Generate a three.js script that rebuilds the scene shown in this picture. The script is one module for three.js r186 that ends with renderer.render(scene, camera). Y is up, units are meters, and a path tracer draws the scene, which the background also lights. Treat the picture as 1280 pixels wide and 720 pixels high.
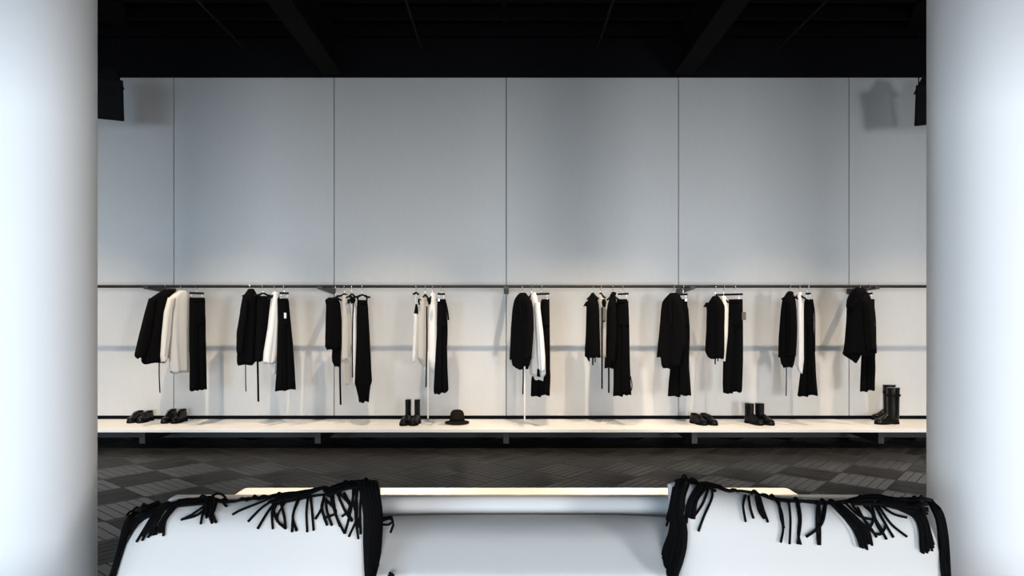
import * as THREE from 'three';
import { RoundedBoxGeometry } from 'three/addons/geometries/RoundedBoxGeometry.js';
import { mergeGeometries } from 'three/addons/utils/BufferGeometryUtils.js';
import { RectAreaLightUniformsLib } from 'three/addons/lights/RectAreaLightUniformsLib.js';

// ------------------------------------------------------------------ camera, light, exposure
const scene = new THREE.Scene();
const FOCAL = 840, CX = 635, CY = 395, EYE = 1.45;          // focal length and principal point on the 1280 x 720 frame
const camera = new THREE.PerspectiveCamera(2 * Math.atan(360 / FOCAL) * 180 / Math.PI, 1280 / 720, 0.05, 100);
camera.position.set(0, EYE, 0);
camera.lookAt(0, EYE, -1);
camera.setViewOffset(1280, 720, 640 - CX, 360 - CY, 1280, 720);   // shift lens: level camera, horizon below the middle

const renderer = new THREE.WebGLRenderer({ antialias: true });
renderer.toneMapping = THREE.LinearToneMapping;
renderer.toneMappingExposure = 1.0;
renderer.shadowMap.enabled = true;
RectAreaLightUniformsLib.init();

scene.background = new THREE.Color(0.75, 0.86, 1.0);         // overcast sky outside the shop windows

const ROOM = { left: -7.6, right: 7.6, back: -8, front: 5, top: 5.2 };
// shop windows in the wall behind the camera: [centre x, centre y, width, height, strength]
const WINDOWS = [[-4.4, 1.75, 4.2, 2.9, 17.5, [0.63, 0.82, 1.0]], [0.1, 1.75, 1.7, 2.9, 35, [0.95, 0.97, 1.0]], [5.4, 1.75, 1.3, 2.9, 55, [0.94, 0.965, 1.0]]];
for (const [x, y, w, h, s, c] of WINDOWS) {
  const l = new THREE.RectAreaLight(new THREE.Color().setRGB(...c), s, w, h);
  l.name = 'window_daylight';
  l.position.set(x, y, ROOM.front - 0.06);
  l.lookAt(x, y, -8);
  l.castShadow = true;
  scene.add(l);
}
const WARM = new THREE.Color().setRGB(1.0, 0.8, 0.58);
// spotlights hung from a joist, aimed at the bench: [x, aimed at x, aimed at height, candela]
const SPOTS = [[-5.4, -4.7], [-3.3, -3.1], [-1.0, -1.5], [0.45, 0.5], [1.6, 1.3], [3.3, 3.0], [5.2, 4.4]].map(([x, tx]) => [x, tx, -0.75, 37]);
const TRACK = { y: 4.4, z: -5.31 };
// downlights over the sofa: [x, z, aimed at x, aimed at z, candela]
const DOWNS = [[-1.15, -5.0, -1.15, -4.12, 85], [0.05, -5.0, 0.05, -4.12, 85], [1.25, -5.0, 1.25, -4.12, 85]];

// ------------------------------------------------------------------ helpers
function rng(seed) { let s = seed >>> 0; return () => { s = (s + 0x6D2B79F5) >>> 0; let t = s; t = Math.imul(t ^ (t >>> 15), t | 1); t ^= t + Math.imul(t ^ (t >>> 7), t | 61); return ((t ^ (t >>> 14)) >>> 0) / 4294967296; }; }
const X = (px, d) => (px - CX) * d / FOCAL;
const Y = (py, d) => EYE - (py - CY) * d / FOCAL;
const V = (x, y, z) => new THREE.Vector3(x, y, z);
const P = (px, py, d) => V(X(px, d), Y(py, d), -d);
const clamp = (x, a, b) => Math.min(b, Math.max(a, x));
const lerp = (a, b, t) => a + (b - a) * t;
const used = new Map();
function numbered(n) { const k = used.get(n) || 0; used.set(n, k + 1); return k ? `${n}_${String(k).padStart(3, '0')}` : n; }
function mesh(name, geo, mat, parent) {
  const m = new THREE.Mesh(geo, mat); m.name = name; m.castShadow = m.receiveShadow = true; (parent || scene).add(m); return m;
}
function thing(name, label, category, pos = [0, 0, 0], group, turn = 0) {
  const g = new THREE.Group(); g.name = numbered(name); g.position.set(...pos); g.rotation.y = turn;
  g.userData = { label, category }; if (group) g.userData.group = group; scene.add(g); return g;
}
function struct(name, label, category) {
  const g = new THREE.Group(); g.name = name; g.userData = { kind: 'structure', label, category }; scene.add(g); return g;
}
function box(x0, x1, y0, y1, z0, z1) { const g = new THREE.BoxGeometry(x1 - x0, y1 - y0, z1 - z0); g.translate((x0 + x1) / 2, (y0 + y1) / 2, (z0 + z1) / 2); return g; }
function rbox(x0, x1, y0, y1, z0, z1, r = 0.01, s = 3) { const g = new RoundedBoxGeometry(x1 - x0, y1 - y0, z1 - z0, s, r); g.translate((x0 + x1) / 2, (y0 + y1) / 2, (z0 + z1) / 2); return g; }
function tube(pts, r, seg = 16, rad = 6, closed = false) { return new THREE.TubeGeometry(new THREE.CatmullRomCurve3(pts, closed, 'centripetal'), seg, r, rad, closed); }
function rod(a, b, r, rad = 10) {
  const d = b.clone().sub(a), g = new THREE.CylinderGeometry(r, r, d.length(), rad);
  g.applyQuaternion(new THREE.Quaternion().setFromUnitVectors(V(0, 1, 0), d.normalize())); g.translate((a.x + b.x) / 2, (a.y + b.y) / 2, (a.z + b.z) / 2); return g;
}
function loft(rings) {                                                    // closed rings of equal length, both ends capped
  const n = rings[0].length, pos = [], idx = [], uv = [];
  rings.forEach((r, j) => r.forEach((p, i) => { pos.push(p.x, p.y, p.z); uv.push(i / n, j / rings.length); }));
  for (let j = 0; j + 1 < rings.length; j++) for (let i = 0; i < n; i++) { const a = j * n + i, b = j * n + (i + 1) % n; idx.push(a, b, a + n, b, b + n, a + n); }
  for (const e of [0, rings.length - 1]) {
    const c = rings[e].reduce((s, p) => s.add(p), V(0, 0, 0)).divideScalar(n), k = pos.length / 3; pos.push(c.x, c.y, c.z); uv.push(0.5, 0.5);
    for (let i = 0; i < n; i++) { const a = e * n + i, b = e * n + (i + 1) % n; e ? idx.push(a, b, k) : idx.push(b, a, k); }
  }
  const g = new THREE.BufferGeometry(); g.setAttribute('position', new THREE.Float32BufferAttribute(pos, 3)); g.setAttribute('uv', new THREE.Float32BufferAttribute(uv, 2)); g.setIndex(idx); g.computeVertexNormals(); return g;
}
function shift(g, o) { g.translate(-o.x, -o.y, -o.z); return g; }
// value noise texture
function noiseTex(w, h, fn, srgb) {
  const a = new Uint8Array(w * h * 4);
  for (let y = 0; y < h; y++) for (let x = 0; x < w; x++) { const c = fn(x, y), o = (y * w + x) * 4; a[o] = clamp(c[0], 0, 1) * 255; a[o + 1] = clamp(c[1], 0, 1) * 255; a[o + 2] = clamp(c[2], 0, 1) * 255; a[o + 3] = 255; }
  const t = new THREE.DataTexture(a, w, h); t.wrapS = t.wrapT = THREE.RepeatWrapping; t.magFilter = THREE.LinearFilter; t.minFilter = THREE.LinearMipmapLinearFilter; t.generateMipmaps = true; if (srgb) t.colorSpace = THREE.SRGBColorSpace; t.needsUpdate = true; return t;
}
function lattice(seed, n) { const r = rng(seed), a = Float32Array.from({ length: n * n }, () => r()); return (x, y) => { const xi = Math.floor(x), yi = Math.floor(y), fx = x - xi, fy = y - yi, s = t => t * t * (3 - 2 * t), g = (i, j) => a[(((j % n) + n) % n) * n + (((i % n) + n) % n)]; return lerp(lerp(g(xi, yi), g(xi + 1, yi), s(fx)), lerp(g(xi, yi + 1), g(xi + 1, yi + 1), s(fx)), s(fy)); }; }

// ------------------------------------------------------------------ materials
const lin = (r, g, b) => new THREE.Color().setRGB(r, g, b);
const std = (c, rough = 0.8, metal = 0, extra = {}) => new THREE.MeshStandardMaterial({ color: c, roughness: rough, metalness: metal, ...extra });
const matte = (c, rough) => new THREE.MeshPhysicalMaterial({ color: c, roughness: rough, specularIntensity: 0.12 });
const nz = lattice(11, 64), nz2 = lattice(29, 64);
const weave = noiseTex(256, 256, (x, y) => { const t = 0.5 + 0.22 * Math.sin(x * Math.PI / 4) * (((y >> 2) & 1) ? 1 : -1) + 0.22 * Math.sin(y * Math.PI / 4) + 0.25 * (nz(x / 4, y / 4) - 0.5); return [t, t, t]; });
function weaveMap(r) { const t = weave.clone(); t.repeat.set(r, r); t.needsUpdate = true; return t; }
const wallNoise = noiseTex(256, 256, (x, y) => { const t = 0.985 + 0.01 * nz(x / 4, y / 4) + 0.005 * nz2(x / 1, y / 1); return [t, t, t]; }, true);
const grainTone = noiseTex(512, 128, (x, y) => { const t = 0.55 + 0.3 * nz(x / 16, y / 2) + 0.25 * (nz2(x / 8, y / 1) - 0.4); return [t, t, t]; }, true);
const grainBump = noiseTex(512, 128, (x, y) => { const t = 0.5 * nz(x / 16, y / 2) + 0.5 * nz2(x / 8, y / 1); return [t, t, t]; });
const M = {
  panel: std(lin(0.62, 0.62, 0.615), 0.6, 0, { map: wallNoise }),
  wallPaint: std(lin(0.6, 0.6, 0.59), 0.85),
  black: matte(lin(0.008, 0.008, 0.009), 0.8),
  blackGap: matte(lin(0.006, 0.006, 0.008), 0.6),
  plinth: std(lin(0.03, 0.031, 0.034), 0.6),
  ceil: matte(lin(0.003, 0.003, 0.003), 0.9),
  beam: matte(lin(0.005, 0.005, 0.005), 0.9),
  pipe: matte(lin(0.014, 0.014, 0.014), 0.7),
  steel: std(lin(0.02, 0.02, 0.021), 0.45, 0.6),
  bracket: std(lin(0.035, 0.035, 0.036), 0.5, 0.3),
  bench: std(lin(0.92, 0.92, 0.91), 0.5),
  column: std(lin(0.72, 0.73, 0.74), 0.7),
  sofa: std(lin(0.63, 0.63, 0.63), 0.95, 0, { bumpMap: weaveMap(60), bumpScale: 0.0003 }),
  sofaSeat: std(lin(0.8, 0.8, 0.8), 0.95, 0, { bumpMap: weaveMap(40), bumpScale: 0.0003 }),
  cushion: std(lin(0.64, 0.63, 0.615), 0.95, 0, { bumpMap: weaveMap(24), bumpScale: 0.0003 }),
  midCushionLightened: std(lin(0.82, 0.82, 0.815), 0.95, 0, { bumpMap: weaveMap(26), bumpScale: 0.0003 }),  // cushion white made lighter in colour to offset the shade on its slope
  cord: matte(lin(0.004, 0.004, 0.0045), 0.95),
  wool: matte(lin(0.0045, 0.0043, 0.0045), 1),
  crepe: matte(lin(0.0035, 0.0035, 0.0038), 1),
  knit: matte(lin(0.005, 0.0047, 0.005), 1.0),
  white: std(lin(0.82, 0.81, 0.8), 0.9),
  cream: std(lin(0.78, 0.74, 0.68), 0.9),
  sheer: new THREE.MeshPhysicalMaterial({ color: lin(0.8, 0.77, 0.72), roughness: 1, transmission: 0.45, thickness: 0 }),
  hanger: matte(lin(0.012, 0.012, 0.012), 0.4),
  chrome: std(lin(0.75, 0.75, 0.75), 0.25, 1),
  leather: new THREE.MeshPhysicalMaterial({ color: lin(0.004, 0.0039, 0.0038), roughness: 0.25, specularIntensity: 0.45 }),
  rubber: matte(lin(0.006, 0.006, 0.006), 0.8),
  felt: matte(lin(0.014, 0.012, 0.011), 1.0),
  ribbon: matte(lin(0.004, 0.004, 0.004), 0.9),
  tag: std(lin(0.12, 0.1, 0.08), 0.7),
  paper: std(lin(0.75, 0.75, 0.74), 0.8),
  mesh: matte(lin(0.01, 0.01, 0.01), 0.9),
  glow: std(lin(0.9, 0.9, 0.9), 0.5, 0, { emissive: WARM, emissiveIntensity: 3 }),
  glass: new THREE.MeshPhysicalMaterial({ color: 0xffffff, roughness: 0.02, transmission: 1, thickness: 0 }),
  frame: std(lin(0.03, 0.03, 0.03), 0.5),
};

// ------------------------------------------------------------------ room
const JOINTS = [-6.02, -3.98, -2.07, -0.02, 2.03, 4.06, 6.1];
const WALLTOP = Y(97, 8), WALLBOT = Y(519.5, 8);
{
  const w = struct('wall_back', 'long wall of tall off-white panels with thin dark joints', 'wall');
  mesh('backing', box(ROOM.left, ROOM.right, 0, 5.2, -8.25, -8.03), M.blackGap, w);
  mesh('plinth_board', box(ROOM.left, ROOM.right, 0.002, 0.185, -8.03, -8.01), M.plinth, w);
  const edges = [ROOM.left, ...JOINTS, ROOM.right];
  for (let i = 0; i + 1 < edges.length; i++) mesh('wall_panel', rbox(edges[i] + 0.004, edges[i + 1] - 0.004, WALLBOT, WALLTOP, -8.029, -8, 0.004, 2), M.panel, w);
}
function plainWall(name, label, geos, mat) { const g = struct(name, label, 'wall'); geos.forEach(q => mesh('wall_surface', q, mat, g)); return g; }
plainWall('wall_left', 'plain grey side wall of the shop', [box(ROOM.left - 0.2, ROOM.left, 0, 5.2, -8.25, ROOM.front + 0.2)], M.wallPaint);
plainWall('wall_right', 'plain grey side wall of the shop across the room', [box(ROOM.right, ROOM.right + 0.2, 0, 5.2, -8.25, ROOM.front + 0.2)], M.wallPaint);
{
  const xs = [ROOM.left, ...WINDOWS.flatMap(([x, , w]) => [x - w / 2, x + w / 2]), ROOM.right], geos = [];
  const [, wy, , wh] = WINDOWS[0], y0 = wy - wh / 2, y1 = wy + wh / 2;
  for (let i = 0; i < xs.length; i += 2) geos.push(box(xs[i], xs[i + 1], 0, 5.2, ROOM.front, ROOM.front + 0.2));
  for (let i = 1; i + 1 < xs.length; i += 2) geos.push(box(xs[i], xs[i + 1], 0, y0, ROOM.front, ROOM.front + 0.2), box(xs[i], xs[i + 1], y1, 5.2, ROOM.front, ROOM.front + 0.2));
  plainWall('wall_front', 'shop front wall with large glazed openings', geos, M.wallPaint);
  WINDOWS.forEach(([x, y, w, h], i) => {
    const g = struct(`window_${i + 1}`, 'large shop window with a dark metal frame', 'window');
    const t = 0.06, a = x - w / 2, b = x + w / 2, c = y - h / 2, d = y + h / 2, z0 = ROOM.front + 0.05, z1 = ROOM.front + 0.13;
    mesh('window_frame', mergeGeometries([box(a, a + t, c, d, z0, z1), box(b - t, b, c, d, z0, z1), box(a + t, b - t, c, c + t, z0, z1), box(a + t, b - t, d - t, d, z0, z1)]), M.frame, g);
    mesh('pane', box(a + t, b - t, c + t, d - t, ROOM.front + 0.085, ROOM.front + 0.095), M.glass, g);
  });
}
{
  const c = struct('ceiling', 'black open ceiling with joists, beams and conduits', 'ceiling');
  mesh('ceiling_deck', box(ROOM.left - 0.2, ROOM.right + 0.2, 5.2, 5.35, -8.25, ROOM.front + 0.2), M.ceil, c);
  for (let k = 0; k < 30; k++) { const z = -7.86 + k * 0.42; mesh('joist', box(ROOM.left, ROOM.right, 4.72, 4.98, z, z + 0.055), M.beam, c); }
  for (const x of [-6.2, -2.08, 2.08, 6.2]) {
    const g = mergeGeometries([box(x - 0.115, x + 0.115, WALLTOP + 0.02, WALLTOP + 0.045, -7.98, 4.9), box(x - 0.115, x + 0.115, 4.69, 4.715, -7.98, 4.9), box(x - 0.012, x + 0.012, WALLTOP + 0.045, 4.69, -7.98, 4.9)]);
    mesh('steel_beam', g, M.beam, c);
  }
  for (const x of [-3.1, -1.02, 1.05, 3.18]) mesh('conduit', rod(V(x, 4.6, -7.95), V(x, 4.6, 4.5), 0.014, 8), M.pipe, c);
  for (let k = 0; k < 4; k++) mesh('bridging_strut', box(-0.06, -0.02, 4.74, 4.98, -7.6 + k * 0.42, -7.4 + k * 0.42), M.beam, c);
}
{ // added unseen blocker behind the camera, cuts window daylight on the upper wall
  const g = struct('daylight_blocker_1', 'added unseen dark panel that keeps window daylight off the upper wall', 'added_soffit');
  mesh('added_soffit', box(ROOM.left, ROOM.right, 2.4, 2.55, 0.05, ROOM.front), M.ceil, g);
  mesh('added_fascia', box(ROOM.left, ROOM.right, 2.4, 4.28, 0.0, 0.05), M.ceil, g);
}
{ // floor: dark stained parquet squares laid on the diagonal
  const f = struct('floor', 'black stained parquet floor of squares laid diagonally', 'floor');
  mesh('subfloor', box(ROOM.left - 0.2, ROOM.right + 0.2, -0.2, -0.012, -8.25, ROOM.front + 0.2), M.black, f);
  const S = 0.45, N = 6, w = S / N, ang = 50 * Math.PI / 180, ca = Math.cos(ang), sa = Math.sin(ang), R = rng(5);
  const strip = (v) => {                                     // long side along local x; bevelled top
    const L = S - 0.0035, B = w - 0.0035, e = 0.002, p = [], id = [], uv = [];
    const top = [[-L / 2 + e, 0, -B / 2 + e], [L / 2 - e, 0, -B / 2 + e], [L / 2 - e, 0, B / 2 - e], [-L / 2 + e, 0, B / 2 - e]];
    const mid = [[-L / 2, -e, -B / 2], [L / 2, -e, -B / 2], [L / 2, -e, B / 2], [-L / 2, -e, B / 2]], bot = mid.map(q => [q[0], -0.012, q[2]]);
    const quad = (a, b, c, d) => { const k = p.length / 3; for (const q of [a, b, c, d]) { p.push(...q); uv.push(q[0] * 0.9 + v * 0.37, q[2] * 2.2 + v * 0.21); } id.push(k, k + 2, k + 1, k, k + 3, k + 2); };
    quad(...top); for (let i = 0; i < 4; i++) { const j = (i + 1) % 4; quad(mid[i], mid[j], top[j], top[i]); quad(bot[i], bot[j], mid[j], mid[i]); }
    const g = new THREE.BufferGeometry(); g.setAttribute('position', new THREE.Float32BufferAttribute(p, 3)); g.setAttribute('uv', new THREE.Float32BufferAttribute(uv, 2)); g.setIndex(id); g.computeVertexNormals(); return g;
  };
  const variants = [0, 1, 2, 3].map(strip);
  const tones = [0.024, 0.031, 0.038, 0.048].map(t => new THREE.MeshPhysicalMaterial({ color: lin(t * 1.02, t, t * 0.98), roughness: 0.42, map: grainTone, bumpMap: grainBump, bumpScale: 0.0006, anisotropy: 0.85, anisotropyRotation: Math.PI / 2, specularIntensity: 0.8 }));
  const all = [];
  for (let i = -26; i <= 26; i++) for (let j = -26; j <= 26; j++) {
    const flip = (i + j) & 1;
    for (let k = 0; k < N; k++) {
      const o = (k + 0.5) * w - S / 2, lx = i * S + (flip ? o : 0), lz = j * S + (flip ? 0 : o);
      const x = lx * ca + lz * sa, z = -lx * sa + lz * ca - 5, turn = ang + (flip ? Math.PI / 2 : 0);
      const h = R() * 0.0012, v = Math.floor(R() * 4), tone = Math.floor(clamp(R() * 4, 0, 3.99));
      if (x < ROOM.left + 0.3 || x > ROOM.right - 0.3 || z < -8.0 || z > 1.2) continue;
      const d = -z, px = d > 0.5 ? CX + x * FOCAL / d : -1, py = d > 0.5 ? CY + EYE * FOCAL / d : 999;
      const seen = px > 118 && px < 1165 && (py < 612 || (py < 718 && px < 150)) ? d : 99;
      all.push({ x, z, turn, h, v, tone, seen });
    }
  }
  all.sort((a, b) => a.seen - b.seen || a.z - b.z);
  const rest = [[], [], [], []];
  all.forEach((s, n) => {
    if (n < 300) { const m = mesh('parquet_strip', variants[s.v], tones[s.tone], f); m.position.set(s.x, s.h, s.z); m.rotation.y = s.turn; }
    else { const g = variants[s.v].clone(); g.rotateY(s.turn); g.translate(s.x, s.h, s.z); rest[s.tone].push(g); }
  });
  rest.forEach((r, i) => { const m = mesh('parquet_strips', mergeGeometries(r), tones[i], f); m.userData.kind = 'stuff'; });
}
// round columns framing the view
function column(edgePx, side, label) {
  const d = 3.3, r = 0.31, t = Math.atan((edgePx - CX) / FOCAL);               // silhouette line tangent to the shaft
  const x = d * Math.tan(t) + side * r / Math.cos(t);
  const g = thing('column', label, 'column', [x, 0, -d], 'round columns');
  mesh('shaft', new THREE.CylinderGeometry(r, r, 5.18, 64).translate(0, 2.6, 0), M.column, g);
  mesh('base_ring', new THREE.CylinderGeometry(r + 0.012, r + 0.012, 0.06, 64).translate(0, 0.035, 0), M.black, g);
}
column(122, -1, 'white round column beside the sofa end with the knotted fringe bunch');
column(1158, 1, 'white round column beside the tall riding boots end of the wall');

// ------------------------------------------------------------------ rail, bench
const DR = 7.42;                                              // depth of the rail from the camera
const RAILY = Y(358, DR);
{
  const g = thing('clothes_rail', 'long black metal clothes rail running along the panelled wall', 'clothes rail', [0, RAILY, -DR]);
  mesh('rail_bar', rod(V(-7.5, 0, 0), V(7.5, 0, 0), 0.0165, 14), M.steel, g);
  for (const x of JOINTS) {
    const s = new THREE.Shape(); s.moveTo(0.03, 0.0); s.lineTo(0.03, -0.022); s.lineTo(-0.58, -0.06); s.lineTo(-0.58, -0.0); s.closePath();
    const q = new THREE.ExtrudeGeometry(s, { depth: 0.05, bevelEnabled: true, bevelSize: 0.003, bevelThickness: 0.003, bevelSegments: 1 });
    q.translate(0, -0.004, -0.025); q.rotateY(-Math.PI / 2); q.translate(x, 0, 0);
    mesh('bracket', q, M.bracket, g);
  }
}
const BT = 0.222, BF = 7.28;                                  // bench top height and depth of its front edge
{
  const g = thing('display_bench', 'long low cream shelf bench floating along the wall under the clothes', 'bench', [0, 0, -BF]);
  mesh('bench_top', rbox(-7.5, 7.5, BT - 0.034, BT, -0.728, 0, 0.004, 2), M.bench, g);
  for (const x of JOINTS) mesh('support_plate', box(x - 0.03, x + 0.03, BT - 0.16, BT - 0.035, -0.728, -0.03), M.bracket, g);
}

// ------------------------------------------------------------------ garments
const N = 40;
function frameOf(hookPx, theta) {                             // a garment hangs like a page turned by theta, its nearer edge away from the middle of the wall
  const s = hookPx < CX ? 1 : -1, t = theta * Math.PI / 180, H = V(X(hookPx, DR), 0, -DR);
  const w = V(Math.cos(t), 0, -s * Math.sin(t)), n = V(s * Math.sin(t), 0, Math.cos(t));
  return { H, w, n, wd: -w.z, nd: -n.z };
}
function interpRows(rows, y) {
  let i = 0; while (i < rows.length - 2 && rows[i + 1][0] < y) i++;
  const a = rows[i], b = rows[i + 1], t = clamp((y - a[0]) / (b[0] - a[0]), 0, 1);
  return [lerp(a[1], b[1], t), lerp(a[2], b[2], t)];
}
let gseed = 100;
function cloth(F, rows, b0, { off = 0, folds = 5, amp = 0.16, hem = 0.012, sharp = 2.4, rough = 1 } = {}) {
  const R = rng(gseed++), p1 = R() * 6, p2 = R() * 6, p3 = R() * 6, rings = [], y0 = rows[0][0], y1 = rows[rows.length - 1][0], steps = Math.max(8, Math.round((y1 - y0) / 3));
  const C = F.H.clone().addScaledVector(F.n, off);
  for (let k = 0; k <= steps; k++) {
    const t = k / steps, y = lerp(y0, y1, t), [xl, xr] = interpRows(rows, y), mid = ((xl + xr) / 2 - CX) / FOCAL;
    // centre on the page: X/d = mid
    const d0 = -C.z, u = (mid * d0 - C.x) / (F.w.x - mid * F.wd), O = C.clone().addScaledVector(F.w, u), d = -O.z;
    const kw = Math.abs(F.w.x - O.x * F.wd / d), kn = Math.abs(F.n.x - O.x * F.nd / d), E = Math.max(0.004, (xr - xl) / 2 * d / FOCAL);
    const b = Math.min(b0, 0.75 * E / Math.max(kn, 0.05)) * (t < 0.06 ? 0.75 + 0.25 * t / 0.06 : 1), a = Math.sqrt(Math.max(E * E - b * b * kn * kn, 1e-6)) / kw;
    const yy = Y(y, d), ring = [], A = amp * (0.25 + 0.75 * t);
    for (let i = 0; i < N; i++) {
      const f = i / N * Math.PI * 2, c = Math.cos(f), s = Math.sin(f), e = 2 / sharp;
      const wob = 1 + A * (0.6 * Math.sin(folds * f + p1 + t * 0.8) + 0.4 * Math.sin((2 * folds + 1) * f + p2 - t * 1.3)) * rough;
      const uu = a * Math.sign(c) * Math.pow(Math.abs(c), e), vv = b * Math.sign(s) * Math.pow(Math.abs(s), e) * wob;
      const q = O.clone().addScaledVector(F.w, uu).addScaledVector(F.n, vv);
      q.y = yy + (t > 0.93 ? hem * Math.sin(3 * f + p3) * (t - 0.93) / 0.07 : 0); ring.push(q);
    }
    rings.push(ring);
  }
  return loft(rings);
}
function pagePoint(F, px, py, off = 0) {
  const C = F.H.clone().addScaledVector(F.n, off), m = (px - CX) / FOCAL, u = (m * -C.z - C.x) / (F.w.x - m * F.wd), O = C.addScaledVector(F.w, u); O.y = Y(py, -O.z); return O;
}
function strap(F, pts, wpx, off = 0) {                        // flat ribbon hanging along a polyline of frame positions
  const c = new THREE.CatmullRomCurve3(pts.map(([x, y]) => pagePoint(F, x, y, off)), false, 'centripetal'), r = wpx * DR / FOCAL / 2, rings = [], k = 14;
  for (let i = 0; i <= k; i++) { const p = c.getPoint(i / k), a = 0.5 + i * 0.12, ring = []; for (let j = 0; j < 8; j++) { const f = j / 8 * Math.PI * 2, u = r * Math.cos(f), v = r * 0.35 * Math.sin(f); ring.push(V(p.x + u, p.y, p.z + v)); } rings.push(ring); }
  return loft(rings);
}
function hook(F, botPx) {                                     // metal hook over the rail
  const o = V(F.H.x, RAILY, F.H.z), h = 0.0225, pts = [];
  pts.push(V(0, Y(botPx, DR) - RAILY, 0), V(0, -0.035, 0), V(0, -0.02, -h));
  for (let k = 0; k <= 6; k++) { const a = Math.PI * (1 - k / 6); pts.push(V(0, h * Math.sin(a), h * Math.cos(a))); }
  pts.push(V(0, -0.012, h * 0.95));
  return tube(pts, 0.0032, 28, 6).translate(o.x, o.y, o.z);
}
// hangers are things of their own
function topHanger(F, label, neckPx, spread, tilt = 0.35) {
  const o = V(F.H.x, RAILY, F.H.z), g = thing('clothes_hanger', label, 'hanger', o.toArray(), 'hangers on the clothes rail'), y = Y(neckPx, DR);
  mesh('hook', shift(hook(F, neckPx), o), M.chrome, g);
  const q = s => V(F.H.x, y, F.H.z).addScaledVector(F.w, s * spread).add(V(0, -Math.abs(s) * spread * tilt, 0));
  mesh('shoulder_bar', shift(tube([q(-1), q(-0.5), V(F.H.x, y + 0.012, F.H.z), q(0.5), q(1)], 0.011, 20, 8), o), M.hanger, g);
}
function clipHanger(F, label, yPx, xl, xr, clipTo) {
  const o = V(F.H.x, RAILY, F.H.z), g = thing('clip_hanger', label, 'hanger', o.toArray(), 'clip hangers on the clothes rail');
  mesh('hook', shift(hook(F, yPx), o), M.chrome, g);
  const a = pagePoint(F, xl, yPx), b = pagePoint(F, xr, yPx); a.y = b.y = Y(yPx, DR);
  mesh('hanger_bar', shift(rod(a, b, 0.0115, 10), o), M.hanger, g);
  for (const t of [0.12, 0.88]) { const p = a.clone().lerp(b, t), h = p.y - Y(clipTo, DR); mesh('clip', shift(mergeGeometries([rod(V(p.x, p.y, p.z), V(p.x, p.y - h * 0.55, p.z), 0.0025, 6), new RoundedBoxGeometry(0.022, 0.03, 0.02, 2, 0.004).translate(p.x, p.y - h, p.z)].map(q => q.index ? q.toNonIndexed() : q)), o), M.chrome, g); }
}
function garment(name, F, label, category, group, topPx) {
  const o = V(F.H.x, Y(topPx, DR), F.H.z), g = thing(name, label, category, o.toArray(), group);
  return { g, add: (n, geo, mat, parent) => mesh(n, shift(geo, o), mat, parent || g) };
}
function collarGeo(F, px, py, rx, depth = 0.05, r = 0.014) {
  const c = pagePoint(F, px, py), pts = []; for (let k = 0; k < 14; k++) { const f = k / 14 * Math.PI * 2; pts.push(c.clone().addScaledVector(F.w, rx * Math.cos(f)).addScaledVector(F.n, depth * Math.sin(f)).add(V(0, -0.012 * Math.sin(f), 0))); }
  return tube(pts, r, 30, 8, true);
}
const TOPS = 'tops and jackets on the rail', BOTTOMS = 'trousers and skirts on the rail';
// jacket-like garment: body, sleeves, collar, extras
function top(name, cat, hookPx, theta, mat, rows, o = {}) {
  const F = frameOf(hookPx, theta), G = garment(name, F, o.label, cat, TOPS, rows[0][0]);
  const body = G.add('body', cloth(F, rows, o.b ?? 0.062, { folds: o.folds ?? 5, amp: o.amp ?? 0.16, hem: o.hem ?? 0.01, off: o.off ?? 0 }), mat);
  if (o.sleeve) { const s = G.add('sleeve', cloth(F, o.sleeve, 0.034, { off: (o.off ?? 0) + (o.b ?? 0.062) * 0.75, folds: 3, amp: 0.18 }), mat); if (o.cuff) G.add('cuff', cloth(F, o.cuff, 0.037, { off: (o.off ?? 0) + (o.b ?? 0.062) * 0.75, folds: 3, amp: 0.05, hem: 0 }), o.cuffMat || mat, s); }
  if (o.sleeve2) G.add('sleeve', cloth(F, o.sleeve2, 0.034, { off: (o.off ?? 0) - (o.b ?? 0.062) * 0.6, folds: 3, amp: 0.18 }), mat);
  if (o.collar) G.add('collar', collarGeo(F, o.collar[0], o.collar[1] + 2, (o.collar[2] ?? 0.05) * 0.72, (o.collar[3] ?? 0.04) * 0.8, (o.collar[4] ?? 0.014) * 0.85), mat);
  if (o.lapel) G.add('lapel', strap(F, o.lapel, 4, (o.b ?? 0.062) * 1.02), mat);
  for (const q of o.straps || []) G.add(q.name || 'drawstring', strap(F, q.pts, q.w, q.off ?? 0.03), q.mat || M.ribbon);
  for (const q of o.panels || []) G.add(q.name, cloth(F, q.rows, q.b ?? 0.03, { off: q.off ?? 0, folds: q.folds ?? 4, amp: q.amp ?? 0.2, hem: q.hem ?? 0.01 }), q.mat || mat);
  topHanger(F, o.hanger, o.neck ?? rows[0][0] + 4, Math.min(o.spread ?? 0.1, 0.12), o.tilt ?? 0.5);
  return G;
}
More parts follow.
